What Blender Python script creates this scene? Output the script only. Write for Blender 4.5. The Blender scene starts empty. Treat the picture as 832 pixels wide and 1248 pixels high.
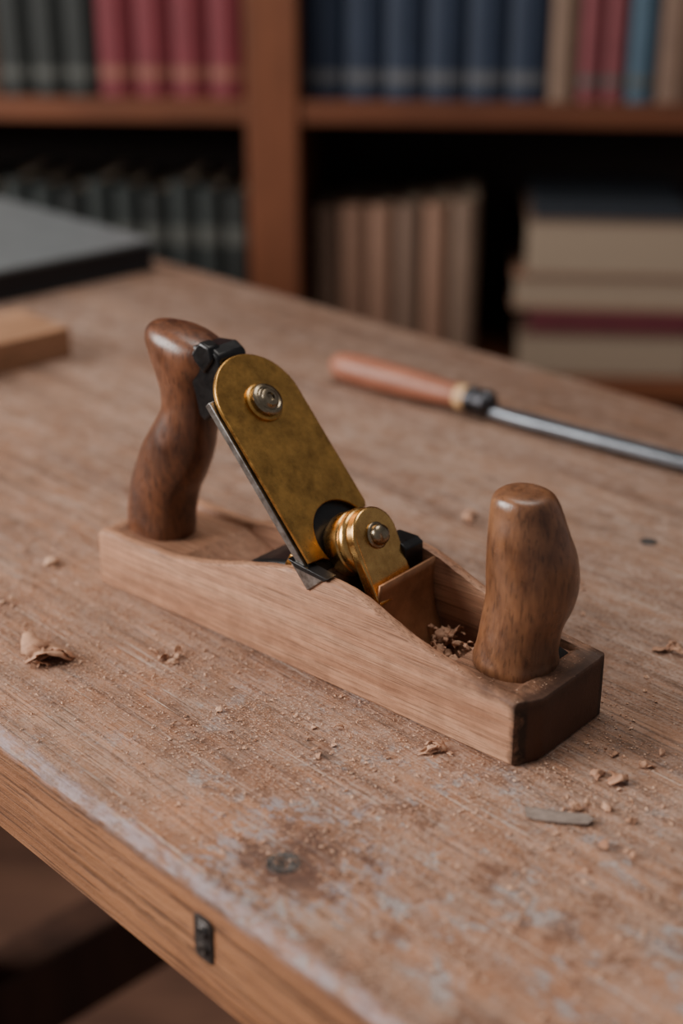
import bpy, bmesh, math, random
from mathutils import Vector, Matrix, noise
random.seed(7)
scene = bpy.context.scene
TZ = 0.75

# ------------------------------------------------------------ node helpers
def new_mat(name):
    m = bpy.data.materials.new(name); m.use_nodes = True
    nt = m.node_tree; nt.nodes.clear()
    out = nt.nodes.new('ShaderNodeOutputMaterial')
    b = nt.nodes.new('ShaderNodeBsdfPrincipled')
    nt.links.new(b.outputs[0], out.inputs[0])
    return m, nt, b
def N(nt, t, **kw):
    n = nt.nodes.new(t)
    for k, v in kw.items(): setattr(n, k, v)
    return n
def L(nt, a, b): nt.links.new(a, b)
def coords(nt, scale=(1,1,1), rot=(0,0,0), loc=(0,0,0)):
    tc = N(nt, 'ShaderNodeTexCoord'); mp = N(nt, 'ShaderNodeMapping')
    mp.inputs['Scale'].default_value = scale; mp.inputs['Rotation'].default_value = rot
    mp.inputs['Location'].default_value = loc
    L(nt, tc.outputs['Object'], mp.inputs['Vector']); return mp.outputs[0]
def nz(nt, vec, scale=1, detail=6, rough=.55, dist=0):
    n = N(nt, 'ShaderNodeTexNoise'); n.inputs['Scale'].default_value = scale
    n.inputs['Detail'].default_value = detail; n.inputs['Roughness'].default_value = rough
    n.inputs['Distortion'].default_value = dist; L(nt, vec, n.inputs['Vector']); return n.outputs['Fac']
def ramp(nt, fac, stops):
    r = N(nt, 'ShaderNodeValToRGB'); cr = r.color_ramp
    while len(cr.elements) < len(stops): cr.elements.new(.5)
    for e, (p, c) in zip(cr.elements, stops):
        e.position = p
        e.color = (c, c, c, 1) if isinstance(c, (int, float)) else (c[0], c[1], c[2], 1)
    L(nt, fac, r.inputs[0]); return r.outputs[0]
def mix(nt, fac, a, b, mode='MIX'):
    n = N(nt, 'ShaderNodeMix', data_type='RGBA', blend_type=mode)
    def s(i, v):
        if isinstance(v, (int, float)): n.inputs[i].default_value = v
        elif isinstance(v, tuple): n.inputs[i].default_value = (v[0], v[1], v[2], 1)
        else: L(nt, v, n.inputs[i])
    s(0, fac); s(6, a); s(7, b); return n.outputs[2]
def mth(nt, op, a, b=0.0):
    n = N(nt, 'ShaderNodeMath', operation=op)
    for i, v in enumerate((a, b)):
        if isinstance(v, (int, float)): n.inputs[i].default_value = v
        else: L(nt, v, n.inputs[i])
    return n.outputs[0]
def mrange(nt, v, a, b, c=0., d=1.):
    n = N(nt, 'ShaderNodeMapRange'); L(nt, v, n.inputs[0])
    for i, x in enumerate((a, b, c, d)): n.inputs[i+1].default_value = x
    return n.outputs[0]
def bump(nt, b, h, strength=.3, dist=.001):
    n = N(nt, 'ShaderNodeBump'); n.inputs['Strength'].default_value = strength
    n.inputs['Distance'].default_value = dist
    L(nt, h, n.inputs['Height']); L(nt, n.outputs[0], b.inputs['Normal'])
def srgb(r, g, b):
    f = lambda c: (c/255/12.92) if c/255 <= .04045 else ((c/255+.055)/1.055)**2.4
    return (f(r), f(g), f(b))

# ------------------------------------------------------------ materials
def wood(name, dark, light, gscale=(10,120,120), pores=True, rough=.5, spec=.4, bstr=.25, fine=3.0, poredark=.55, rot=(0,0,0)):
    m, nt, b = new_mat(name)
    v = coords(nt, gscale, rot)
    c = ramp(nt, nz(nt, v, 1, 5, .55, .6), [(.3, dark), (.7, light)])
    n2 = nz(nt, coords(nt, (gscale[0]*fine*1.5, gscale[1]*fine*2, gscale[2]*fine*2), rot), 1, 3, .6)
    c = mix(nt, 1.0, c, ramp(nt, n2, [(.3, .78), (.65, 1.08)]), 'MULTIPLY')
    if pores:
        n3 = ramp(nt, nz(nt, coords(nt, (gscale[0]*5, gscale[1]*9, gscale[2]*9), rot), 1, 2, .5), [(.34, poredark), (.42, 1.)])
        c = mix(nt, 1.0, c, n3, 'MULTIPLY')
    L(nt, c, b.inputs['Base Color'])
    b.inputs['Roughness'].default_value = rough
    b.inputs['Specular IOR Level'].default_value = spec
    bump(nt, b, n2, bstr, .0006)
    return m

def handle_wood(name, dark, mid, light, worn, seed=0, wav=.4):
    m, nt, b = new_mat(name)
    v = coords(nt, (1, 1, .28), (0.2, .3, 0), (seed, seed*.5, seed))
    w = N(nt, 'ShaderNodeTexWave', wave_type='BANDS', bands_direction='DIAGONAL')
    w.inputs['Scale'].default_value = 42; w.inputs['Distortion'].default_value = 14
    w.inputs['Detail'].default_value = 4; w.inputs['Detail Scale'].default_value = 2.2
    w.inputs['Detail Roughness'].default_value = .6
    L(nt, v, w.inputs['Vector'])
    n1 = nz(nt, coords(nt, (1, 1, .3), (.2, .3, 0), (seed, 0, 0)), 150, 6, .65, 1.2)
    c = ramp(nt, n1, [(.28, dark), (.5, mid), (.72, light)])
    c2 = ramp(nt, w.outputs['Fac'], [(.0, dark), (.45, mid), (1., light)])
    c = mix(nt, wav, c, c2)
    big = nz(nt, coords(nt, (1, 1, .7), (0, 0, 0), (seed+3, 0, 0)), 42, 5, .6, .4)
    c = mix(nt, ramp(nt, big, [(.42, 0.), (.66, .6)]), c, worn)
    c = mix(nt, ramp(nt, nz(nt, coords(nt, (1,1,.6), (0,0,0), (0,seed,0)), 30, 4, .6), [(.36, .6), (.5, 0.)]), c, dark)
    p = ramp(nt, nz(nt, coords(nt, (1100, 1100, 120), (0.1, .16, 0)), 1, 2, .5), [(.34, .45), (.44, 1.)])
    c = mix(nt, .75, c, p, 'MULTIPLY')
    L(nt, c, b.inputs['Base Color'])
    L(nt, ramp(nt, nz(nt, coords(nt), 130, 5, .65), [(.3, .25), (.7, .48)]), b.inputs['Roughness'])
    b.inputs['Coat Weight'].default_value = .25; b.inputs['Coat Roughness'].default_value = .25
    bump(nt, b, p, .2, .0004)
    return m

def metal(name, col, rough=.3, var=.35, met=1.0, tarn=None, bscale=300, bs=.05, nscale=60):
    m, nt, b = new_mat(name)
    n = nz(nt, coords(nt), nscale, 7, .7)
    c2 = tarn if tarn else tuple(x*.6 for x in col)
    L(nt, mix(nt, ramp(nt, n, [(.36, 0.), (.7, 1.)]), col, c2), b.inputs['Base Color'])
    L(nt, ramp(nt, nz(nt, coords(nt), 150, 6, .75), [(.3, rough*(1-var)), (.7, rough*(1+var))]), b.inputs['Roughness'])
    b.inputs['Metallic'].default_value = met
    bump(nt, b, nz(nt, coords(nt), bscale, 3), bs, .0005)
    return m

def plain(name, col, rough=.6, var=.15, scale=30, spec=.4, stretch=(1,1,1)):
    m, nt, b = new_mat(name)
    n = nz(nt, coords(nt, stretch), scale, 4)
    L(nt, mix(nt, ramp(nt, n, [(.3, 0.), (.7, 1.)]), tuple(x*(1-var) for x in col), tuple(min(1, x*(1+var)) for x in col)), b.inputs['Base Color'])
    b.inputs['Roughness'].default_value = rough; b.inputs['Specular IOR Level'].default_value = spec
    return m

def body_material():
    m, nt, b = new_mat('plane_body_wood')
    R5 = (0, math.radians(6), 0)
    c = ramp(nt, nz(nt, coords(nt, (7, 120, 120), R5), 1, 6, .62, .9), [(.28, srgb(156,108,80)), (.5, srgb(186,136,105)), (.72, srgb(204,156,124))])
    n2 = nz(nt, coords(nt, (12, 620, 620), R5), 1, 5, .65)
    c = mix(nt, 1., c, ramp(nt, n2, [(.34, .70), (.58, 1.06)]), 'MULTIPLY')
    p = ramp(nt, nz(nt, coords(nt, (42, 1500, 1500), R5), 1, 2, .5), [(.38, .55), (.46, 1.)])
    c = mix(nt, .9, c, p, 'MULTIPLY')
    tc = N(nt, 'ShaderNodeTexCoord'); sx = N(nt, 'ShaderNodeSeparateXYZ'); L(nt, tc.outputs['Object'], sx.inputs[0])
    g = nz(nt, coords(nt), 90, 6, .7)
    g2 = nz(nt, coords(nt, (.6,1,1)), 45, 6, .65)
    c = mix(nt, ramp(nt, g2, [(.52, 0.), (.75, .45)]), c, srgb(136,92,68))
    geo = N(nt, 'ShaderNodeNewGeometry')
    pe = ramp(nt, geo.outputs['Pointiness'], [(.52, 0.), (.58, 1.)])
    c = mix(nt, mth(nt, 'MULTIPLY', pe, ramp(nt, g, [(.4, 0.), (.6, .6)])), c, srgb(92,60,43))
    e = mth(nt, 'ADD', sx.outputs[0], mth(nt, 'MULTIPLY', mth(nt, 'SUBTRACT', g, .5), .010))
    ey = mrange(nt, sx.outputs[1], .0, .012, .0015, 0.)
    e = mrange(nt, mth(nt, 'ADD', e, ey), .2425, .2465)
    c = mix(nt, e, c, mix(nt, ramp(nt, g, [(.38, 0.), (.7, 1.)]), srgb(24,18,15), srgb(66,46,35)))
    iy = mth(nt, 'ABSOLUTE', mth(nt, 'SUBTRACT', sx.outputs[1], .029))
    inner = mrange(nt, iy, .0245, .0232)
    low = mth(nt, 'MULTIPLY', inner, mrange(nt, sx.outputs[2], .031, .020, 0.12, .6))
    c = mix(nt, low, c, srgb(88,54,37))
    top = mth(nt, 'MULTIPLY', mth(nt, 'MULTIPLY', mrange(nt, sx.outputs[0], .195, .235), ramp(nt, g, [(.35, .2), (.6, .8)])), mrange(nt, sx.outputs[2], .0248, .0268))
    c = mix(nt, top, c, srgb(84,58,44))
    L(nt, c, b.inputs['Base Color']); b.inputs['Roughness'].default_value = .58
    b.inputs['Specular IOR Level'].default_value = .35
    bump(nt, b, mth(nt, 'ADD', mth(nt, 'MULTIPLY', p, .5), n2), .35, .0006)
    return m

def table_material(front=False):
    m, nt, b = new_mat('bench_front_wood' if front else 'bench_top_wood')
    tc = N(nt, 'ShaderNodeTexCoord'); sx = N(nt, 'ShaderNodeSeparateXYZ'); L(nt, tc.outputs['Object'], sx.inputs[0])
    X, Y = sx.outputs[0], sx.outputs[1]
    n1 = nz(nt, coords(nt, (2.6, 42, 42)), 1, 7, .62, .5)
    if front:
        c = ramp(nt, n1, [(.3, srgb(124,78,50)), (.7, srgb(174,120,82))])
    else:
        c = ramp(nt, n1, [(.3, srgb(122,84,62)), (.5, srgb(154,112,85)), (.7, srgb(174,132,104))])
    n2 = nz(nt, coords(nt, (7, 260, 260)), 1, 5, .7)
    c = mix(nt, 1., c, ramp(nt, n2, [(.34, .52), (.58, 1.08)]), 'MULTIPLY')
    n3 = ramp(nt, nz(nt, coords(nt, (14, 620, 620)), 1, 3, .6), [(.39, .36), (.46, 1.)])
    c = mix(nt, .85, c, n3, 'MULTIPLY')
    fine = nz(nt, coords(nt), 620, 4, .8)
    mid = nz(nt, coords(nt, (.8,1,1)), 150, 5, .7)
    mott = nz(nt, coords(nt), 26, 7, .68)
    if not front:
        near = mrange(nt, Y, .48, .27)
        c = mix(nt, mth(nt, 'MULTIPLY', near, ramp(nt, mott, [(.42, 0.), (.60, .75)])), c, mix(nt, ramp(nt, n2, [(.35,0.),(.6,1.)]), srgb(112,66,40), srgb(184,120,78)))
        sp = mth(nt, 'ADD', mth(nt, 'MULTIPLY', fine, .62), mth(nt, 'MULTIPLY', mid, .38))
        dust_sheen = mth(nt, 'MULTIPLY', ramp(nt, nz(nt, coords(nt, (.55, 1.3, 1)), 9, 7, .75), [(.34, .25), (.56, 1.)]),
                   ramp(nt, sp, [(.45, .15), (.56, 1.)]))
        dust_sheen = mth(nt, 'MULTIPLY', dust_sheen, mrange(nt, Y, .25, .55, .50, .90))  # dust rises toward the back, painting in the far top's pale sheen
        c = mix(nt, dust_sheen, c, srgb(190,162,146))
        # broad streaks of the boards' grain showing through the dust
        st = nz(nt, coords(nt, (2.4, 95, 95), (0,0,0), (1.3,0,0)), 1, 6, .68, .3)
        c = mix(nt, .9, c, ramp(nt, st, [(.34, .70), (.52, 1.0), (.7, 1.06)]), 'MULTIPLY')
        # dark dirt
        c = mix(nt, ramp(nt, nz(nt, coords(nt, (1,1.6,1)), 46, 7, .75), [(.55, 0.), (.70, .6)]), c, srgb(92,70,58))
        c = mix(nt, ramp(nt, nz(nt, coords(nt, (.5,1.4,1), (0,0,.1)), 210, 4, .7), [(.60, 0.), (.70, .65)]), c, srgb(80,58,48))
        sc1 = nz(nt, coords(nt, (14, 700, 1), (0,0,.5)), 1, 2, .5)
        c = mix(nt, mth(nt, 'MULTIPLY', ramp(nt, sc1, [(.66, 0.), (.70, .6)]), ramp(nt, mott, [(.42,0.),(.52,1.)])), c, srgb(206,184,168))
        sc2 = nz(nt, coords(nt, (10, 420, 1), (0,0,-.35), (3,2,0)), 1, 2, .5)
        c = mix(nt, ramp(nt, sc2, [(.67, 0.), (.71, .55)]), c, srgb(88,62,50))
        # old paint blotches toward the near / right end
        region = mth(nt, 'MULTIPLY', mrange(nt, X, -.50, -.30), mrange(nt, Y, .44, .33))
        pn = nz(nt, coords(nt, (1, 1.3, 1), (0,0,0), (.3,.1,0)), 58, 8, .74, .4)
        pm = mth(nt, 'MULTIPLY', ramp(nt, pn, [(.555, 0.), (.595, .8)]), region)
        c = mix(nt, pm, c, mix(nt, ramp(nt, fine, [(.4,0.),(.6,1.)]), srgb(116,110,112), srgb(184,172,166)))
        pn2 = nz(nt, coords(nt, (1, 1.2, 1), (0,0,0), (.7,.4,0)), 44, 8, .74, .4)
        c = mix(nt, mth(nt, 'MULTIPLY', ramp(nt, pn2, [(.55, 0.), (.60, .75)]), region), c, mix(nt, fine, srgb(72,48,38), srgb(126,82,56)))
        # stain around the countersunk bolt
        d = N(nt, 'ShaderNodeVectorMath', operation='DISTANCE'); L(nt, tc.outputs['Object'], d.inputs[0])
        d.inputs[1].default_value = (-.3055, .268, .75)
        dd = mth(nt, 'ADD', d.outputs['Value'], mth(nt, 'MULTIPLY', mth(nt, 'SUBTRACT', pn, .5), .10))
        c = mix(nt, mrange(nt, dd, .026, .008, 0, .85), c, srgb(76,50,40))
        ring = mth(nt, 'MULTIPLY', mrange(nt, dd, .036, .028), mrange(nt, dd, .014, .022))
        c = mix(nt, mth(nt, 'MULTIPLY', ring, ramp(nt, mid, [(.5, 0.), (.55, .7)])), c, srgb(150,140,142))
        ed = mth(nt, 'ADD', Y, mth(nt, 'MULTIPLY', mth(nt, 'SUBTRACT', mid, .5), .012))
        em = mth(nt, 'MULTIPLY', mrange(nt, ed, .2435, .2400), ramp(nt, nz(nt, coords(nt, (1, 2, 2)), 110, 6, .75), [(.42, .1), (.56, .75)]))
        c = mix(nt, em, c, srgb(172,152,154))
        em2 = mth(nt, 'MULTIPLY', mrange(nt, ed, .2395, .2365), ramp(nt, mid, [(.45, 0.), (.6, .7)]))
        c = mix(nt, em2, c, srgb(108,86,78))
    else:
        Z = sx.outputs[2]
        em = mth(nt, 'MULTIPLY', mrange(nt, Z, .745, .749), ramp(nt, mid, [(.42, .1), (.56, .7)]))
        c = mix(nt, em, c, srgb(158,138,136))
        c = mix(nt, ramp(nt, mott, [(.55, 0.), (.75, .5)]), c, srgb(96,60,40))
    L(nt, c, b.inputs['Base Color'])
    b.inputs['Specular IOR Level'].default_value = .32
    L(nt, ramp(nt, mott, [(.3, .45), (.7, .7)]), b.inputs['Roughness'])
    hh = mth(nt, 'ADD', n2, mth(nt, 'ADD', mth(nt, 'MULTIPLY', fine, .6), mth(nt, 'MULTIPLY', n3, .3)))
    bump(nt, b, hh, .75, .0012)
    return m

M = {}
M['body'] = body_material()
M['tote'] = handle_wood('tote_walnut', srgb(50,27,18), srgb(90,52,33), srgb(118,72,46), srgb(130,82,55), 2.1, .5)
M['knob'] = handle_wood('knob_walnut', srgb(70,42,27), srgb(110,70,45), srgb(134,90,60), srgb(148,102,70), 5.3, .35)
M['brass'] = metal('brass_aged', srgb(212,160,88), .32, .35, tarn=srgb(138,102,56), nscale=90)
M['brass2'] = metal('brass_bright', srgb(230,182,112), .26, .3, tarn=srgb(168,122,72), nscale=90)
M['copper'] = metal('copper_sheet', srgb(176,126,90), .5, .3, met=.5, tarn=srgb(134,92,64))
M['steel'] = metal('blade_steel', srgb(164,160,156), .42, .3, tarn=srgb(106,100,94), nscale=220)
M['nickel'] = metal('bolt_nickel', srgb(164,148,124), .28, .3, tarn=srgb(110,96,78), nscale=200)
M['black'] = metal('black_japanning', srgb(18,18,20), .34, .3, met=.3, tarn=srgb(34,31,30), nscale=120)
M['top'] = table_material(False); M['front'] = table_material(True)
M['case'] = wood('bookcase_wood', srgb(84,46,28), srgb(122,72,46), (6,6,1.2), False, .5, bstr=.05)
M['caseh'] = wood('bookcase_shelf_wood', srgb(84,46,28), srgb(122,72,46), (1.2,6,6), False, .5, bstr=.05)
M['leg'] = wood('bench_leg_wood', srgb(52,32,24), srgb(80,52,38), (8,8,2), False, .6)

# ------------------------------------------------------------ mesh helpers
def empty(name, loc=(0,0,0), rz=0):
    e = bpy.data.objects.new(name, None); scene.collection.objects.link(e)
    e.location = loc; e.rotation_euler = (0,0,rz); e.empty_display_size = .05; return e
def obj(name, bm, mats, parent=None, smooth=None, bev=0, seg=2):
    me = bpy.data.meshes.new(name)
    bmesh.ops.recalc_face_normals(bm, faces=bm.faces)
    bm.to_mesh(me); bm.free()
    if smooth is not None:
        for p in me.polygons: p.use_smooth = True
        me.set_sharp_from_angle(angle=math.radians(smooth))
    for m in (mats if isinstance(mats, list) else [mats]): me.materials.append(m)
    o = bpy.data.objects.new(name, me); scene.collection.objects.link(o)
    if parent: o.parent = parent
    if bev:
        md = o.modifiers.new('b', 'BEVEL'); md.width = bev; md.segments = seg; md.limit_method = 'ANGLE'
        md.angle_limit = math.radians(35)
    return o
def add_box(bm, a, b, mi=0):
    vs = []
    for z in (a[2], b[2]):
        for x, y in ((a[0],a[1]),(b[0],a[1]),(b[0],b[1]),(a[0],b[1])):
            vs.append(bm.verts.new(Vector((x,y,z))))
    for f in [(0,3,2,1),(4,5,6,7),(0,1,5,4),(1,2,6,5),(2,3,7,6),(3,0,4,7)]:
        fc = bm.faces.new([vs[i] for i in f]); fc.material_index = mi
def box(name, a, b, mat, parent=None, bev=.0):
    bm = bmesh.new(); add_box(bm, a, b); return obj(name, bm, mat, parent, bev=bev)
def prism(name, pts, O, ex, ey, ez, d0, d1, mat, parent=None, bev=.0004, seg=2, smooth=30):
    O, ex, ey, ez = map(Vector, (O, ex, ey, ez))
    bm = bmesh.new()
    lo = [bm.verts.new(O + ex*p[0] + ey*p[1] + ez*d0) for p in pts]
    hi = [bm.verts.new(O + ex*p[0] + ey*p[1] + ez*d1) for p in pts]
    n = len(pts)
    bm.faces.new(lo[::-1]); bm.faces.new(hi)
    for i in range(n): bm.faces.new((lo[i], lo[(i+1) % n], hi[(i+1) % n], hi[i]))
    return obj(name, bm, mat, parent, smooth=smooth, bev=bev, seg=seg)
def lathe(name, prof, O, axis, mat, parent=None, n=40, smooth=40):
    O = Vector(O); az = Vector(axis).normalized()
    ax = az.orthogonal().normalized(); ay = az.cross(ax)
    bm = bmesh.new(); rings = []
    for r, h in prof:
        if r < 1e-6: rings.append([bm.verts.new(O + az*h)])
        else: rings.append([bm.verts.new(O + az*h + (ax*math.cos(t) + ay*math.sin(t))*r) for t in [2*math.pi*i/n for i in range(n)]])
    for a, b in zip(rings, rings[1:]):
        for i in range(n):
            j = (i+1) % n
            if len(a) == 1 and len(b) == 1: break
            if len(a) == 1: bm.faces.new((a[0], b[i], b[j]))
            elif len(b) == 1: bm.faces.new((a[i], a[j], b[0]))
            else: bm.faces.new((a[i], a[j], b[j], b[i]))
    return obj(name, bm, mat, parent, smooth=smooth)
def catmull(keys, sub):
    out = []; n = len(keys)
    for i in range(n-1):
        p0, p1, p2, p3 = keys[max(i-1,0)], keys[i], keys[i+1], keys[min(i+2,n-1)]
        for k in range(sub):
            t = k/sub
            out.append(tuple(.5*((2*b)+(-a+c)*t+(2*a-5*b+4*c-d)*t*t+(-a+3*b-3*c+d)*t**3) for a,b,c,d in zip(p0,p1,p2,p3)))
    out.append(tuple(keys[-1])); return out
def loft(name, keys, mat, parent, sub=6, n=64, expo=2.0, jit=0.0):
    bm = bmesh.new(); rings = []
    for (x,y,z,a,b,t) in catmull(keys, sub):
        tr = math.radians(t); ring = []
        for i in range(n):
            th = 2*math.pi*i/n; c, s = math.cos(th), math.sin(th)
            px = a*math.copysign(abs(c)**(2/expo), c); py = b*math.copysign(abs(s)**(2/expo), s)
            p = Vector((x + px*math.cos(tr), y + py, z - px*math.sin(tr)))
            if jit: p += Vector((1,1,1))*jit*noise.noise(p*60)
            ring.append(bm.verts.new(p))
        rings.append(ring)
    for A, B in zip(rings, rings[1:]):
        for i in range(n): bm.faces.new((A[i], A[(i+1)%n], B[(i+1)%n], B[i]))
    bm.faces.new(rings[0][::-1]); bm.faces.new(rings[-1])
    return obj(name, bm, mat, parent, smooth=60)
def lerp_tab(tab, x):
    if x <= tab[0][0]: return tab[0][1]
    for (a, va), (b, vb) in zip(tab, tab[1:]):
        if x <= b: return va + (vb-va)*(x-a)/(b-a)
    return tab[-1][1]

# ------------------------------------------------------------ workbench
BA = -math.radians(46.05)
bench = empty('workbench', (0,0,0), BA)
Q0, Q1, F0, F1 = -1.62, .25, .2355, .765
bm = bmesh.new()
nq = 300
T0 = TZ-.044
prof = [(F0, T0), (F0, TZ-.004), (F0+.0006, TZ-.0018), (F0+.002, TZ-.0006), (F0+.0045, TZ), (F1-.003, TZ), (F1, TZ-.003), (F1, T0)]
rows = []
for i in range(nq+1):
    q = Q0 + (Q1-Q0)*i/nq; r = []
    for k, (y, z) in enumerate(prof):
        dy = 0; dz = 0
        if k in (1,2,3,4):
            dy = noise.noise(Vector((q*40, 3.3, k*.1)))*.0009 + .0004 + .0005*noise.noise(Vector((q*160, 1.3, k*.3)))
        if k in (2,3): dz = .0005*noise.noise(Vector((q*120, 7.3, 0))) - .0003
        r.append(bm.verts.new((q, y+dy, z+dz)))
    rows.append(r)
for A, B in zip(rows, rows[1:]):
    for k in range(len(prof)):
        j = (k+1) % len(prof)
        f = bm.faces.new((A[k], B[k], B[j], A[j]))
        f.material_index = 1 if k in (0, 1, 6) else 0
bm.faces.new(rows[0]).material_index = 1; bm.faces.new(rows[-1][::-1]).material_index = 1
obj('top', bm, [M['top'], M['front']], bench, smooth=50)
i = 0
for x in (Q0+.08, -.78, Q1-.14):
    for y in (F0+.06, F1-.12):
        i += 1; box('leg_%d' % i, (x, y, 0), (x+.06, y+.06, T0), M['leg'], bench, .003)
    box('side_stretcher_%d' % i, (x+.01, F0+.12, .28), (x+.05, F1-.12, .35), M['leg'], bench, .003)
box('stretcher', (Q0+.14, F1-.105, .22), (Q1-.14, F1-.075, .27), M['leg'], bench, .003)
M['dull'] = metal('dull_zinc', srgb(110,106,104), .55, .3, tarn=srgb(56,50,47), nscale=260, bs=.3)
M['hole'] = plain('rusty_recess', srgb(52,42,36), .7, .5, 400)
bq = Matrix.Rotation(-BA, 4, 'Z')
def tl(x, y):
    p = bq @ Vector((x, y, 0)); return p.x, p.y
bx, by = tl(-.0204, .405)
lathe('bolt_washer', [(.0024,.0001),(.0026,.0003),(.0038,.0003),(.0041,.0001),(.0044,.0001),(.0047,.0003),(.0060,.00025),(.0063,-.0005)], (bx,by,TZ), (0,0,1), M['dull'], bench)
lathe('bolt_hole', [(0,.00008),(.0025,.0001),(.0026,-.001)], (bx,by,TZ), (0,0,1), M['hole'], bench)
px_, py_ = tl(.1597,.6697)
lathe('screw_head', [(0,.0001),(.0015,.0001),(.0018,.0003),(.004,.0003),(.0046,.0001),(.0047,-.001)], (px_,py_,TZ), (0,0,1), M['dull'], bench)
fx, fy = tl(-.0479,.3885)
def rrect(a, b, r, k=6):
    out = []
    for cx, cy, s in ((a-r,b-r,0),(-(a-r),b-r,1),(-(a-r),-(b-r),2),(a-r,-(b-r),3)):
        for i in range(k+1):
            t = (s + i/k)*math.pi/2; out.append((cx+r*math.cos(t), cy+r*math.sin(t)))
    return out
prism('slot_plate', rrect(.0050,.0094,.0026), (fx, F0, TZ-.0195), (1,0,0), (0,0,1), (0,-1,0), -.002, .0003, M['hole'], bench, bev=.0003)
prism('slot_plate_inner', rrect(.0036,.0078,.0022), (fx+.0006, F0, TZ-.0198), (1,0,0), (0,0,1), (0,-1,0), -.002, .0006, M['dull'], bench, bev=.0003)
for k, dz in enumerate((-.0155, -.0232)):
    lathe('slot_screw_%d' % (k+1), [(0,-.0001),(.0008,.0001),(.0011,.0009),(.0022,.0011),(.0028,.0004),(.0029,-.001)], (fx+.0005, F0-.0006, TZ+dz), (0,-1,0), M['hole'] if k else M['dull'], bench, n=24)

# ------------------------------------------------------------ hand plane
PL = empty('hand_plane', (-.1184, .6243, TZ+.0002), -math.radians(41))
Wd = .058; Ln = .25
profile = [(0,.0268),(.004,.028),(.05,.0288),(.07,.0325),(.085,.0365),(.10,.041),(.115,.0450),(.13,.0478),(.148,.0492),(.160,.0485),(.17,.0455),(.18,.0415),(.19,.0378),(.20,.0350),(.21,.0330),(.225,.0305),(.24,.0288),(.25,.0278)]
floor_t = [(0,.0275),(.006,.0276),(.009,.0258),(.05,.0258),(.062,.0225),(.08,.018),(.098,.012),(.102,.004),(.163,.004),(.166,.010),(.20,.010),(.204,.0255),(.236,.0262),(.239,.0282),(.25,.0275)]
def prof_s(x):
    return sum(lerp_tab(profile, x+d) for d in (-.004,-.002,0,.002,.004))/5 if .006 < x < .244 else lerp_tab(profile, x)
bm = bmesh.new()
ws = [0, .0004, .0014, .0030, .0045, .0054, .0060, .0066, .0085, .011, .014, .02, .029, .038, .046, .0514, .0520, .0526, .0535, .055, .0566, .0576, .058]
ss = [0,.0004,.001,.002] + [.002+.243*i/162 for i in range(1,163)] + [.2462,.2474,.2486,.2494,.2498,.25]
gridv = []
for s in ss:
    row = []
    for j, w in enumerate(ws):
        e = min(w, Wd-w)
        P = prof_s(s); F = min(lerp_tab(floor_t, s), P)
        wear = .0005*noise.noise(Vector((s*90, w*30, 1.7))) + .0003*noise.noise(Vector((s*300, w*50, 4)))
        if e < .0002: z = P - .0014
        elif e < .0006: z = P - .0005
        elif e < .0046: z = P + wear*.8
        elif e < .0056: z = P - .0004 + wear if F < P-.002 else (P+F)/2
        elif e < .0062: z = F + (P-F)*.55
        else: z = F + wear*.3
        de = min(s, Ln-s)
        if de < .0001: z -= .0010
        elif de < .0005: z -= .0004
        sc = s
        if s > .225:
            k = (s-.225)/.025
            if w < .0115: sc = s - .0058*(1-w/.0115)*k
            elif e < .003 and w > .03: sc = s - .0018*(1-e/.003)*k
        if s < .01: sc = s + .0015*max(0,1-e/.003)*(1-s/.01)
        row.append(bm.verts.new((sc, w, z)))
    gridv.append(row)
nw = len(ws); ns = len(ss)-1
for i in range(ns):
    for j in range(nw-1):
        bm.faces.new((gridv[i][j], gridv[i+1][j], gridv[i+1][j+1], gridv[i][j+1]))
loop = [gridv[i][0] for i in range(ns+1)] + [gridv[ns][j] for j in range(1, nw)] + [gridv[i][nw-1] for i in range(ns-1,-1,-1)] + [gridv[0][j] for j in range(nw-2,0,-1)]
mid_, bot = [], []
for v in loop:
    mid_.append(bm.verts.new((v.co.x, v.co.y, .0008)))
    ix = min(max(v.co.x, .0008), .2492); iy = min(max(v.co.y, .0008), Wd-.0008)
    bot.append(bm.verts.new((ix, iy, 0)))
n = len(loop)
for k in range(n):
    j = (k+1) % n
    bm.faces.new((loop[k], loop[j], mid_[j], mid_[k])); bm.faces.new((mid_[k], mid_[j], bot[j], bot[k]))
bm.faces.new(bot)
obj('body', bm, M['body'], PL, smooth=32)

# rear handle (tote)
tk = [
 (.0195,.0255,.0250,.0174,.0145,0),
 (.0195,.0255,.0290,.0178,.0150,0),
 (.0200,.0255,.0385,.0174,.0150,2),
 (.0238,.0255,.0520,.0174,.0152,10),
 (.0312,.0255,.0660,.0174,.0152,18),
 (.0380,.0255,.0790,.0160,.0144,16),
 (.0416,.0258,.0905,.0134,.0130,6),
 (.0420,.0260,.1000,.0130,.0124,-4),
 (.0415,.0260,.1090,.0158,.0130,-2),
 (.0415,.0260,.1165,.0212,.0138,5),
 (.0418,.0260,.1225,.0232,.0140,8),
 (.0426,.0260,.1264,.0222,.0128,9),
 (.0432,.0260,.1288,.0188,.0104,9),
 (.0436,.0260,.1300,.0130,.0070,9),
 (.0437,.0260,.1304,.0050,.0026,9)]
loft('rear_handle', tk, M['tote'], PL, expo=2.12, jit=.0007)
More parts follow.
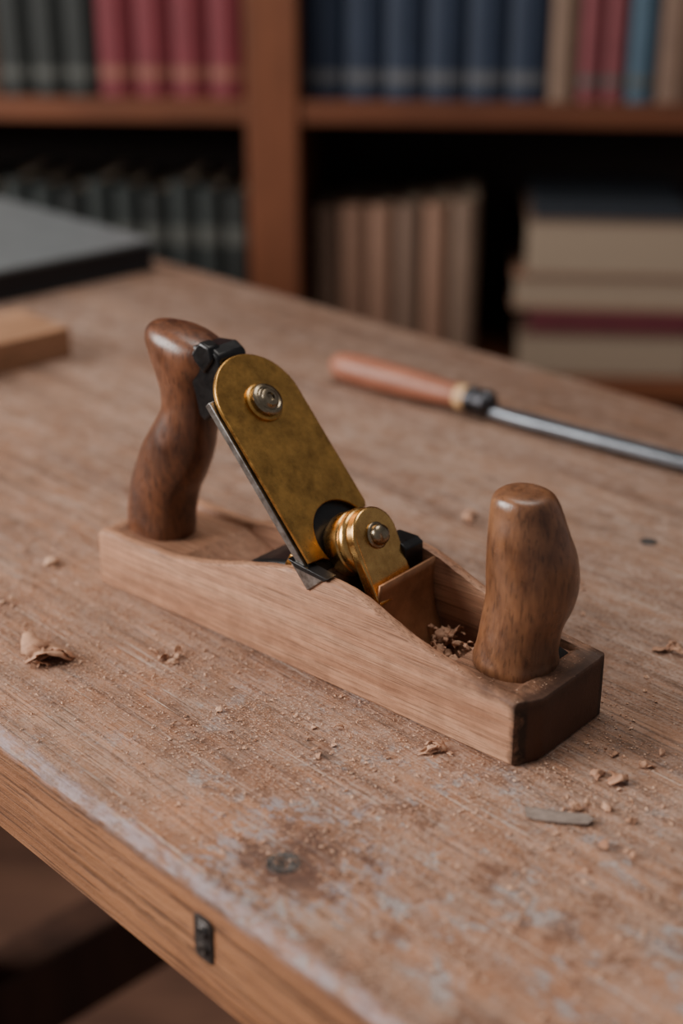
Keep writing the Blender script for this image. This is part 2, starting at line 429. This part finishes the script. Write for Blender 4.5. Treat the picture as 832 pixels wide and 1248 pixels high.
# front knob
loft('front_knob', [
 (.2235,.0300,.0240,.0172,.0165,0),
 (.2235,.0300,.0280,.0177,.0170,0),
 (.2238,.0302,.0335,.0167,.0161,0),
 (.2252,.0313,.0440,.0161,.0158,2),
 (.2270,.0328,.0540,.0174,.0172,4),
 (.2277,.0336,.0640,.0184,.0180,4),
 (.2270,.0331,.0740,.0177,.0173,2),
 (.2254,.0318,.0840,.0160,.0156,0),
 (.2243,.0309,.0925,.0138,.0134,0),
 (.2238,.0305,.0970,.0126,.0122,0),
 (.2237,.0304,.0995,.0110,.0106,0),
 (.2237,.0304,.1006,.0080,.0077,0),
 (.2237,.0304,.1009,.0030,.0030,0)], M['knob'], PL, expo=2.1, jit=.0006)
M['shade_disc'] = plain('recess_shade', srgb(20,15,13), .9, .2, 200)
lathe('knob_recess_shade', [(0,.0006),(.0150,.0006),(.0160,.0008),(.0163,.0)], (.2286,.0349,.0262), (0,0,1), M['shade_disc'], PL)  # flat dark disc on the body; its colour paints the gap's shade

# blade stack frame
B0 = Vector((.135, 0, .048)); e_ = Vector((-.669,0,.743)); n_ = Vector((.743,0,.669)); v_ = Vector((0,1,0))
prism('blade', [(-.006,0),(.0825,0),(.0825,.047),(-.006,.047)], B0, e_, v_, n_, .0002, .0036, M['steel'], PL, .0003)
prism('blade_lower', [(-.058,.0075),(-.005,.0075),(-.005,.046),(-.058,.046)], B0, e_, v_, n_, .0002, .003, M['steel'], PL, .0002)
prism('blade_corner', [(.1290,.0516),(.1325,.0508),(.1480,.0494),(.1385,.0412)], (0,0,0), (1,0,0), (0,0,1), (0,1,0), -.0009, .0065, M['steel'], PL, .0005)
prism('blade_corner_cap', [(.1275,.0530),(.1330,.0524),(.1500,.0502),(.1480,.0486),(.1320,.0500)], (0,0,0), (1,0,0), (0,0,1), (0,1,0), -.0011, .0050, M['black'], PL, .0003)
prism('chip_breaker_shade', [(-.004,.002),(.07,.002),(.07,.0455),(-.004,.0455)], B0, e_, v_, n_, .0036, .0044, M['black'], PL, .0001)  # black sheet under the cap's notch, coloured for the shade there
pts = []
tc_, wc, R = .0745, .0243, .0234
for i in range(41):
    a = math.pi*i/40
    pts.append((tc_ + R*math.sin(a), wc - R*math.cos(a)))
pts.append((.016, wc+R)); pts.append((.0135, wc+R-.0012))
ncx, ncw, nr = .006, .0270, .0165
for i in range(25):
    a = math.radians(25) + math.radians(180)*i/24
    pts.append((ncx + nr*math.sin(a), ncw + nr*math.cos(a)))
pts.append((.001, .0085)); pts.append((.0015, wc-R))
prism('brass_cap', pts, B0, e_, v_, n_, .0044, .0068, M['brass'], PL, .0006, 3)
cap = B0 + e_*.0735 + v_*.0245 + n_*.0068
lathe('cap_bolt_washer', [(.0092,0),(.0092,.0008),(.0086,.0014),(.0076,.0015),(.0,.0015)], cap, n_, M['brass'], PL)
lathe('cap_bolt', [(.0074,.001),(.0076,.0034),(.0070,.0042),(.0058,.0045),(.0052,.0041),(.0046,.0044),(.0040,.0056),(.0030,.0060),(.0020,.0060),(.0017,.0050),(0,.0044)], cap, n_, M['nickel'], PL)

# lever: barrel + rounded strap
g_ = Vector((.45,0,-.893)); m_ = Vector((.893,0,.45))
P0 = Vector((.1533, .027, .0612))
pts = []
r = .0132
for i in range(33):
    a = math.pi*i/32
    pts.append((-r*math.sin(a), -r*math.cos(a)))
pts += [(.024, r*.98), (.0275, r*.9), (.0275, -r*.9), (.024, -r*.98)]
prism('lever_strap', pts, P0, g_, v_, m_, -.0058, 0, M['brass2'], PL, .0014, 4)
lathe('lever_barrel', [(0,-.0215),(.0110,-.0215),(.0136,-.0195),(.0144,-.017),(.0144,-.0110),(.0137,-.0104),(.0137,-.0096),(.0146,-.0090),(.0148,-.0075),(.0144,-.0060),(.0132,-.0050),(.0,-.0048)], P0 + g_*.0008, m_, M['brass2'], PL, 64)
lathe('lever_bolt', [(.0056,0),(.0058,.0006),(.0054,.0010),(.0047,.0012),(.0045,.0030),(.0037,.0042),(.0020,.0049),(0,.0051)], P0 - g_*.0006, m_, M['nickel'], PL, 32)
# frog and black fittings
prism('frog', [(.088,.010),(.0845,.022),(.0865,.031),(.094,.037),(.106,.041),(.128,.047),(.140,.034),(.152,.012),(.150,.005),(.104,.005)], (0,0,0), (1,0,0), (0,0,1), (0,1,0), .0095, .0485, M['black'], PL, .0045, 4)
prism('frog_front', [(.144,.030),(.1435,.0520),(.147,.0548),(.157,.0548),(.160,.0530),(.160,.030)], (0,0,0), (1,0,0), (0,0,1), (0,1,0), .0385, .0505, M['black'], PL, .0006, 2)
prism('brass_wedge', [(.116,.040),(.122,.0505),(.132,.0515),(.132,.036)], (0,0,0), (1,0,0), (0,0,1), (0,1,0), .0064, .0100, M['brass'], PL, .0004)
prism('adjuster_bracket', [(.0510,.1240),(.055,.1275),(.066,.1285),(.0715,.1255),(.0725,.120),(.0755,.112),(.071,.101),(.061,.0925),(.0570,.0950),(.0550,.104),(.0510,.115)], (0,0,0), (1,0,0), (0,0,1), (0,1,0), .0170, .0345, M['black'], PL, .0018, 3)
prism('adjuster_tab', [(.0545,.1230),(.061,.1305),(.067,.1290),(.069,.1230),(.063,.1160)], (0,0,0), (1,0,0), (0,0,1), (0,1,0), .0155, .0225, M['black'], PL, .0012, 3)
# copper deflector sheet (curved)
bm = bmesh.new(); g = []
for i in range(13):
    row = []
    w = .0150 + .0345*i/12
    for k in range(11):
        t = k/10
        z = .0460 + .002*(i/12) - .0400*t
        s = .1655 + .0080*t - .0040*math.sin(math.pi*t) + .002*(i/12)
        row.append(bm.verts.new((s, w, z)))
    g.append(row)
for a, b in zip(g, g[1:]):
    for k in range(10): bm.faces.new((a[k], a[k+1], b[k+1], b[k]))
o = obj('chip_deflector', bm, M['copper'], PL, smooth=60)
md = o.modifiers.new('s', 'SOLIDIFY'); md.thickness = .0012

# ------------------------------------------------------------ shavings, chips, sawdust
M['shav'] = wood('shaving_wood', srgb(160,112,84), srgb(208,164,134), (60,60,60), False, .7, bstr=.1)
def dustmat():
    m, nt, b = new_mat('sawdust_wood')
    n = nz(nt, coords(nt), 1400, 2, .5)
    L(nt, ramp(nt, n, [(.34, srgb(140,94,68)), (.48, srgb(196,148,118)), (.64, srgb(222,190,166))]), b.inputs['Base Color'])
    b.inputs['Roughness'].default_value = .9; b.inputs['Specular IOR Level'].default_value = .1
    return m
M['dust'] = dustmat()
M['flake'] = plain('paint_flake', srgb(136,120,110), .7, .25, 200, .2)
def crumple(bm, c, sz, yaw, h, flat=1., asp=None, curl=None):
    R = Matrix.Rotation(yaw, 3, 'Z') @ Matrix.Rotation(random.uniform(-.9,.9)*flat, 3, 'X')
    nx, ny = 9, 4; sd = random.uniform(0, 50); g = []; cur = random.uniform(.4,1.7)*flat if curl is None else curl
    asp = asp or random.uniform(.35,.8)
    for i in range(nx):
        row = []
        for j in range(ny):
            u = i/(nx-1)-.5; v = j/(ny-1)-.5
            jx = .16*noise.noise(Vector((i*.9, j*1.3, sd))); jy = .4*noise.noise(Vector((i*.8, j*.9, sd+9)))
            z = cur*(.25-u*u)*1.3 + .35*flat*noise.noise(Vector((u*3, v*3, sd+20)))
            p = R @ Vector(((u+jx)*sz, (v+jy)*sz*asp*(1.15-1.4*abs(u)), z*sz*.55))
            row.append(p)
        g.append(row)
    mz = min(p.z for r in g for p in r)
    vv = [[bm.verts.new((c[0]+p.x, c[1]+p.y, c[2]+h+p.z-mz)) for p in r] for r in g]
    for i in range(nx-1):
        for j in range(ny-1): bm.faces.new((vv[i][j], vv[i+1][j], vv[i+1][j+1], vv[i][j+1]))
bm = bmesh.new()
zt = TZ+.0003
for (x,y,sz,yaw,asp,cu) in ((-.1285,.5455,.019,.35,.75,1.2),(-.1345,.5470,.016,1.7,.6,1.5),(-.1370,.5560,.014,.9,.8,1.6),(-.1240,.5490,.012,-.4,.6,1.0),(-.1330,.5415,.011,-.2,.5,.8)):
    crumple(bm, (x,y,zt), sz, yaw, 0, .8, asp, cu)
for (x, y, n, sp, sz) in ((.037,.4753,5,.004,.0065),(.1033,.4557,4,.005,.0080),(-.1457,.6408,3,.003,.007),(.1485,.5574,4,.004,.007),(.098,.439,5,.006,.005),(-.079,.545,7,.007,.004),(.118,.62,3,.006,.004),(.07,.70,4,.004,.007),(-.155,.60,4,.003,.004),(-.05,.50,4,.012,.004),(.05,.42,3,.02,.0035),(.09,.41,5,.02,.0045),(-.02,.49,6,.015,.004),(.12,.47,4,.012,.004)):
    for k in range(n):
        crumple(bm, (x+random.gauss(0,sp*.7), y+random.gauss(0,sp*.7), zt), sz*random.uniform(.5,1.3), random.uniform(0,6.28), random.uniform(0,.0012) if k > 2 else 0)
o = obj('wood_shavings', bm, M['shav'], smooth=50)
md = o.modifiers.new('s', 'SOLIDIFY'); md.thickness = .00025
bm = bmesh.new()
for k in range(60):
    crumple(bm, (random.uniform(.172,.205), random.uniform(.012,.046), random.uniform(.0102,.017)), random.uniform(.004,.009), random.uniform(0,6.28), 0)
for k in range(90):
    crumple(bm, (random.uniform(.170,.206), random.uniform(.009,.049), random.uniform(.0102,.020)), random.uniform(.0015,.003), random.uniform(0,6.28), 0)
o = obj('caught_shavings', bm, M['shav'], PL, smooth=50)
md = o.modifiers.new('s', 'SOLIDIFY'); md.thickness = .0003
ca, sa = math.cos(BA), math.sin(BA)
cp, sp_ = math.cos(-math.radians(41)), math.sin(-math.radians(41))
def under_plane(x, y, m=.002):
    dx, dy = x+.1184, y-.6243
    s = dx*cp + dy*sp_; w = -dx*sp_ + dy*cp
    return -m < s < .25+m and -m < w < .058+m
vs_, fs_ = [], []
# loose small chips everywhere are part of the sawdust
b2 = bmesh.new(); k = 0
while k < 190:
    q = random.uniform(-.95,-.13); y_ = F0+.01+abs(random.gauss(0,.17))
    if y_ > F1-.02: continue
    x = q*ca - y_*sa; y = q*sa + y_*ca
    if under_plane(x, y): continue
    crumple(b2, (x, y, TZ+.0003), random.uniform(.0014,.0034), random.uniform(0,6.28), 0, .5); k += 1
b2.verts.index_update()
for v in b2.verts: vs_.append(tuple(v.co))
for f in b2.faces: fs_.append(tuple(v.index for v in f.verts))
b2.free()
def grain(x, y, z, s):
    a = random.uniform(0, 6.28); el = random.uniform(1, 2.2); b0 = len(vs_)
    for k in range(4):
        th = a + k*math.pi/2
        d = s*(el if k % 2 == 0 else 1)*random.uniform(.6,1.1)
        vs_.append((x+math.cos(th)*d*.5, y+math.sin(th)*d*.5, z+random.uniform(0, s*.25)))
    vs_.append((x, y, z+s*random.uniform(.25,.55)))
    for k in range(4): fs_.append((b0+k, b0+(k+1)%4, b0+4))
cnt = 0
while cnt < 52000:
    r_ = random.random()
    if r_ < .5:
        s = random.uniform(-.06,.34); w = random.gauss(-.03, .055)
        x = -.1184 + s*cp - w*sp_; y = .6243 + s*sp_ + w*cp
    else:
        q = random.uniform(-1.0, -.12); nn_ = random.uniform(F0+.004, F1-.01) if random.random() < .5 else F0+.005+abs(random.gauss(0,.12))
        x = q*ca - nn_*sa; y = q*sa + nn_*ca
    if under_plane(x, y, .0005): continue
    nn_ = -x*sa + y*ca; q = x*ca + y*sa
    if not (F0+.006 < nn_ < F1-.01 and -1.1 < q < .1): continue
    d = noise.noise(Vector((x*38, y*38, 0)))*.7 + noise.noise(Vector((q*25, nn_*160, 5)))*.55
    if d < random.uniform(-.45,.35): continue
    grain(x, y, TZ+.0003, min(.0017, .00027*math.exp(abs(random.gauss(0,.62))))); cnt += 1
def surf(s, w):
    e = min(w, Wd-w); P = prof_s(s); F = min(lerp_tab(floor_t, s), P)
    return P if e < .005 else F
me = bpy.data.meshes.new('sawdust'); me.from_pydata(vs_, [], fs_); me.materials.append(M['dust'])
so = bpy.data.objects.new('sawdust', me); scene.collection.objects.link(so)
vs_, fs_ = [], []
for k in range(1800):
    s = random.choice((random.uniform(.002,.10), random.uniform(.204,.245), random.uniform(.0,.25))); w = random.uniform(.001,.057)
    e = min(w, Wd-w)
    if .0045 < e < .0068 or (.1 < s < .17 and e > .005): continue
    grain(s, w, surf(s, w)+.0001, min(.0009, .00018*math.exp(abs(random.gauss(0,.6)))))
me = bpy.data.meshes.new('plane_dust'); me.from_pydata(vs_, [], fs_); me.materials.append(M['dust'])
po = bpy.data.objects.new('plane_dust', me); scene.collection.objects.link(po); po.parent = PL
bm = bmesh.new()
R = Matrix.Rotation(-.12, 3, 'Z')
pp = [(-.0125,.0036),(-.0085,.0042),(.0030,.0030),(.0100,.0022),(.0128,-.0012),(.0105,-.0040),(.0010,-.0036),(-.0080,-.0032),(-.0118,-.0024)]
top = []; bo = []
for x, y in pp:
    p = R @ Vector((x,y,0)); h = .0007+.0008*(x/.0125)**2+.0004*noise.noise(Vector((x*300,y*300,0)))
    top.append(bm.verts.new((.0795+p.x,.4308+p.y,TZ+h+.0004))); bo.append(bm.verts.new((.0795+p.x,.4308+p.y,TZ+h)))
bm.faces.new(top); bm.faces.new(bo[::-1])
for i in range(len(pp)): bm.faces.new((top[i], bo[i], bo[(i+1)%len(pp)], top[(i+1)%len(pp)]))
obj('paint_flake', bm, M['flake'])

# ------------------------------------------------------------ chisel
a_ = Vector((-.0045,.933,0)); b_ = Vector((.1985,.765,0)); dd = (b_-a_).normalized()
CH = empty('chisel', (a_.x, a_.y, TZ+.0108), math.atan2(dd.y, dd.x))
M['chwood'] = wood('chisel_handle_wood', srgb(128,76,56), srgb(166,106,82), (30,200,200), False, .45)
M['chpale'] = plain('pale_ferrule_wood', srgb(190,152,110), .5, .1, 200)
M['chsteel'] = metal('chisel_steel', srgb(150,156,164), .42, .2, tarn=srgb(122,126,132))
M['ferr'] = metal('ferrule_steel', srgb(78,78,82), .35, .2, tarn=srgb(46,46,48))
lathe('handle', [(0,-.001),(.005,-.0005),(.0080,.003),(.0095,.009),(.0102,.02),(.0103,.035),(.0099,.055),(.0090,.075),(.0080,.092),(.0076,.103),(.0075,.1035)], (0,0,0), (1,0,0), M['chwood'], CH)
lathe('pale_collar', [(.0075,.1034),(.0082,.105),(.0082,.109),(.0076,.111),(.0066,.1112)], (0,0,0), (1,0,0), M['chpale'], CH)
lathe('ferrule', [(.0068,.111),(.0082,.1115),(.0084,.117),(.0076,.119),(.0076,.121),(.0088,.1225),(.0088,.126),(.0064,.130),(0,.131)], (0,0,0), (1,0,0), M['ferr'], CH)
prism('blade', [(.128,-.0042),(.136,-.0046),(.150,-.0062),(.300,-.0066),(.300,.0066),(.150,.0062),(.136,.0046),(.128,.0042)], (0,0,-.0070), (1,0,0), (0,1,0), (0,0,1), 0, .0056, M['chsteel'], CH, .0014)

# ------------------------------------------------------------ things at left of bench
M['greycov'] = plain('grey_book_cloth', srgb(98,101,102), .45, .08, 60)
M['darkpg'] = plain('dark_book_edge', srgb(28,26,28), .6, .1, 60)
M['cream'] = plain('book_pages', srgb(142,124,106), .8, .08, 40, .2, (1,1,30))
gb = empty('grey_book', (-.163,1.2325,TZ+.0003), math.radians(133.9))
box('cover_lower', (0,0,0), (.30,.22,.003), M['darkpg'], gb, .0008)
box('cover_upper', (0,0,.023), (.30,.22,.027), M['greycov'], gb, .0010)
box('pages', (.003,.002,.003), (.297,.217,.023), M['darkpg'], gb, 0)
box('spine', (0,.217,.002), (.30,.22,.025), M['darkpg'], gb, .0005)
M['block'] = wood('offcut_wood', srgb(138,98,70), srgb(178,134,102), (60,8,60), False, .6)
ob = empty('wood_offcut', (-.194,.983,TZ+.0003), math.radians(133.9))
box('block', (0,0,0), (.066,.20,.022), M['block'], ob, .0012)

# ------------------------------------------------------------ bookcase
BC = empty('bookcase', (-.118,1.80,0), -math.radians(5))
DX0, DX1, DEP, HT = -1.0, 1.05, .27, 1.56
for nm, x0, x1 in (('upright_1', DX0, DX0+.05), ('upright_2', 0, .065), ('upright_3', DX1-.05, DX1)):
    box(nm, (x0,0,0), (x1,DEP,HT), M['case'], BC, .002)
for i, z in enumerate((.115,.465,.815,1.165,HT)):
    for j, (x0, x1) in enumerate(((DX0+.05,0),(.065,DX1-.05))):
        box('shelf_%d_%d' % (i+1, j+1), (x0,.004,z-.027), (x1,DEP,z), M['caseh'], BC, .002)
M['back'] = plain('bookcase_back', srgb(36,22,16), .7, .15, 8)
box('back_panel', (DX0,DEP,0), (DX1,DEP+.01,HT), M['back'], BC)

def cloth(name, c): return plain(name, srgb(*c), .65, .12, 80)
C = {'green':cloth('cloth_green',(34,37,35)),'red':cloth('cloth_red',(104,37,44)),'blue':cloth('cloth_navy',(29,39,56)),
     'beige':cloth('cloth_beige',(110,88,73)),'rose':cloth('cloth_rose',(108,52,56)),'teal':cloth('cloth_teal',(60,80,94)),
     'brown':cloth('cloth_brown',(104,81,67)),'tan':cloth('cloth_tan',(126,94,76)),'slate':cloth('cloth_slate',(40,45,43)),
     'label':plain('label_pale',srgb(80,80,82),.7,.1,50), 'gold':plain('label_gold',srgb(126,78,64),.6,.1,50),
     'lab2':plain('label_dim',srgb(78,79,74),.7,.1,50), 'ink':cloth('cloth_ink',(32,36,42)), 'wine':cloth('cloth_wine',(88,36,42))}
CK = list(C); CM = [C[k] for k in CK] + [M['cream']]
def book_row(name, z0, specs):
    bm = bmesh.new()
    for (x0, wd, ht, col, lab, l0, l1, sb, dp) in specs:
        ci = CK.index(col); w2 = wd*.5
        n = 8; arc = [(x0+w2 - w2*.97*math.cos(math.pi*i/n), sb + .010 - .010*math.sin(math.pi*i/n)) for i in range(n+1)]
        pts = arc + [(x0+wd*.985, sb+dp), (x0+wd*.985-.003, sb+dp), (x0+wd*.985-.003, sb+.016), (x0+.003+wd*.015, sb+.016), (x0+.003+wd*.015, sb+dp), (x0+wd*.015, sb+dp)]
        lo = [bm.verts.new((x,y,z0+.0005)) for x,y in pts]; hi = [bm.verts.new((x,y,z0+ht)) for x,y in pts]
        k = len(pts)
        for f in (bm.faces.new(lo[::-1]), bm.faces.new(hi)): f.material_index = ci
        for i in range(k):
            f = bm.faces.new((lo[i], lo[(i+1)%k], hi[(i+1)%k], hi[i])); f.material_index = ci
        add_box(bm, (x0+.004,sb+.016,z0+.004), (x0+wd-.004,sb+dp-.004,z0+ht-.004), len(CK))
        if lab:
            li = CK.index(lab)
            a2 = [(x0+w2 - (w2*.97+.0006)*math.cos(math.pi*i/n), sb + .010 - .0112*math.sin(math.pi*i/n)) for i in range(1,n)]
            p = [bm.verts.new((x,y,z0+l0)) for x,y in a2]; q = [bm.verts.new((x,y,z0+l1)) for x,y in a2]
            for i in range(len(p)-1):
                f = bm.faces.new((p[i],p[i+1],q[i+1],q[i])); f.material_index = li
    return obj(name, bm, CM, BC, smooth=40)
sp = []; x = -.004
for k in range(4): sp.append((x-.046, .0455, .255, 'red', 'gold', .022, .036, .03, .17)); x -= .0465
for k in range(3): sp.append((x-.042, .041, .25+.01*(k%2), 'green', 'lab2', .022, .034, .03, .17)); x -= .042
for k in range(9): sp.append((x-.05, .049, .25+.01*(k%3), ('brown','green','blue')[k%3], 'gold', .03, .036, .03, .17)); x -= .0505
book_row('books_shelf_left', .815, sp)
sp = []; x = .068
for k in range(6): sp.append((x, .0495, .26, 'blue', 'label', .020, .034, .03, .17)); x += .0502
for w_, c_, h_ in ((.036,'beige',.24),(.030,'rose',.25),(.028,'rose',.22),(.036,'teal',.24),(.045,'brown',.25),(.04,'beige',.23),(.05,'green',.25),(.04,'red',.24)):
    sp.append((x, w_-.001, h_, c_, 'lab2' if c_ in ('rose','teal') else None, .02, .03, .03, .16)); x += w_
book_row('books_shelf_right', .815, sp)
sp = []; x = -.006
for k in range(16): sp.append((x-.036, .0345, .225+.012*((k*7)%3)/2, 'slate' if k % 3 else 'green', 'lab2', .155, .18, .065, .16)); x -= .037
book_row('books_lower_left', .465, sp)
sp = []; x = .078
for k, (w_, c_, h_) in enumerate(((.034,'brown',.212),(.037,'tan',.216),(.036,'tan',.216),(.036,'brown',.218),(.036,'tan',.22),(.036,'beige',.225))):
    sp.append((x, w_-.0012, h_, c_, None, 0, 0, .04, .16)); x += w_
book_row('books_lower_right', .465, sp)
z = .4655
SB = bmesh.new()
stack = [(.346,.23,.060,'brown'),(.362,.205,.030,'wine'),(.338,.24,.044,'tan'),(.352,.225,.074,'brown'),(.360,.19,.020,'ink')]
for (x0, wx, th, col) in stack:
    ci = CK.index(col); b3 = .0035
    y0 = .02
    if col in ('wine','ink'):
        add_box(SB, (x0,y0,z), (x0+wx,y0+.19,z+th-.0005), ci)
    else:
        add_box(SB, (x0,y0,z), (x0+wx,y0+.19,z+b3), ci)
        add_box(SB, (x0,y0,z+th-b3-.0005), (x0+wx,y0+.19,z+th-.0005), ci)
        add_box(SB, (x0+.004,y0+.003,z+b3), (x0+wx-.003,y0+.187,z+th-b3-.0005), len(CK))
    z += th
obj('book_stack', SB, CM, BC, bev=.001)

# ------------------------------------------------------------ room
M['floor'] = wood('floor_boards', srgb(70,46,36), srgb(98,68,52), (3,14,14), False, .6)
M['wall'] = plain('wall_plaster', srgb(120,108,98), .9, .05, 4)
box('floor', (-2.4,-1.6,-.05), (2.4,2.5,0), M['floor'])
box('wall_back', (-2.4,2.5,-.05), (2.4,2.6,2.7), M['wall'])
bm = bmesh.new()
wy0, wy1, wz0, wz1 = -.45, 1.25, 1.0, 2.3
add_box(bm, (-2.5,-1.6,-.05), (-2.4,wy0,2.7)); add_box(bm, (-2.5,wy1,-.05), (-2.4,2.6,2.7))
add_box(bm, (-2.5,wy0,-.05), (-2.4,wy1,wz0)); add_box(bm, (-2.5,wy0,wz1), (-2.4,wy1,2.7))
obj('wall_left', bm, M['wall'])
M['frame'] = plain('window_paint', srgb(210,206,198), .5, .03)
bm = bmesh.new()
t = .05
for a, b in (((-2.47,wy0,wz0),(-2.41,wy1,wz0+t)),((-2.47,wy0,wz1-t),(-2.41,wy1,wz1)),((-2.47,wy0,wz0),(-2.41,wy0+t,wz1)),((-2.47,wy1-t,wz0),(-2.41,wy1,wz1)),((-2.46,(wy0+wy1)/2-.02,wz0),(-2.42,(wy0+wy1)/2+.02,wz1))):
    add_box(bm, a, b)
obj('window_1', bm, M['frame'])

# ------------------------------------------------------------ lights
def area(name, loc, tgt, sx, sy, power, col):
    l = bpy.data.lights.new(name, 'AREA'); l.shape = 'RECTANGLE'; l.size = sx; l.size_y = sy; l.energy = power; l.color = col
    o = bpy.data.objects.new(name, l); scene.collection.objects.link(o); o.location = loc
    o.rotation_euler = (Vector(tgt)-Vector(loc)).to_track_quat('-Z','Y').to_euler(); return o
area('window_light', (-2.3,.45,1.75), (0,.6,.75), 1.5, 1.2, 112, (1,.965,.93))
area('overhead_light', (.1,1.0,2.6), (.05,.7,.75), 1.0, 1.0, 18, (1,.95,.88))  # unseen soft area light overhead, aimed down at the bench
w = bpy.data.worlds.new('World'); scene.world = w; w.use_nodes = True
bg = w.node_tree.nodes['Background']; bg.inputs[0].default_value = (.97,.96,1,1); bg.inputs[1].default_value = .20

# ------------------------------------------------------------ camera
cd = bpy.data.cameras.new('camera'); co = bpy.data.objects.new('camera', cd); scene.collection.objects.link(co)
co.location = (0,0,TZ+.315); co.rotation_euler = (math.radians(66),0,0)
cd.sensor_fit = 'VERTICAL'; cd.sensor_height = 36; cd.sensor_width = 24; cd.lens = 50
cd.clip_start = .01
cd.dof.use_dof = True; cd.dof.focus_distance = .582; cd.dof.aperture_fstop = 3.9
scene.camera = co
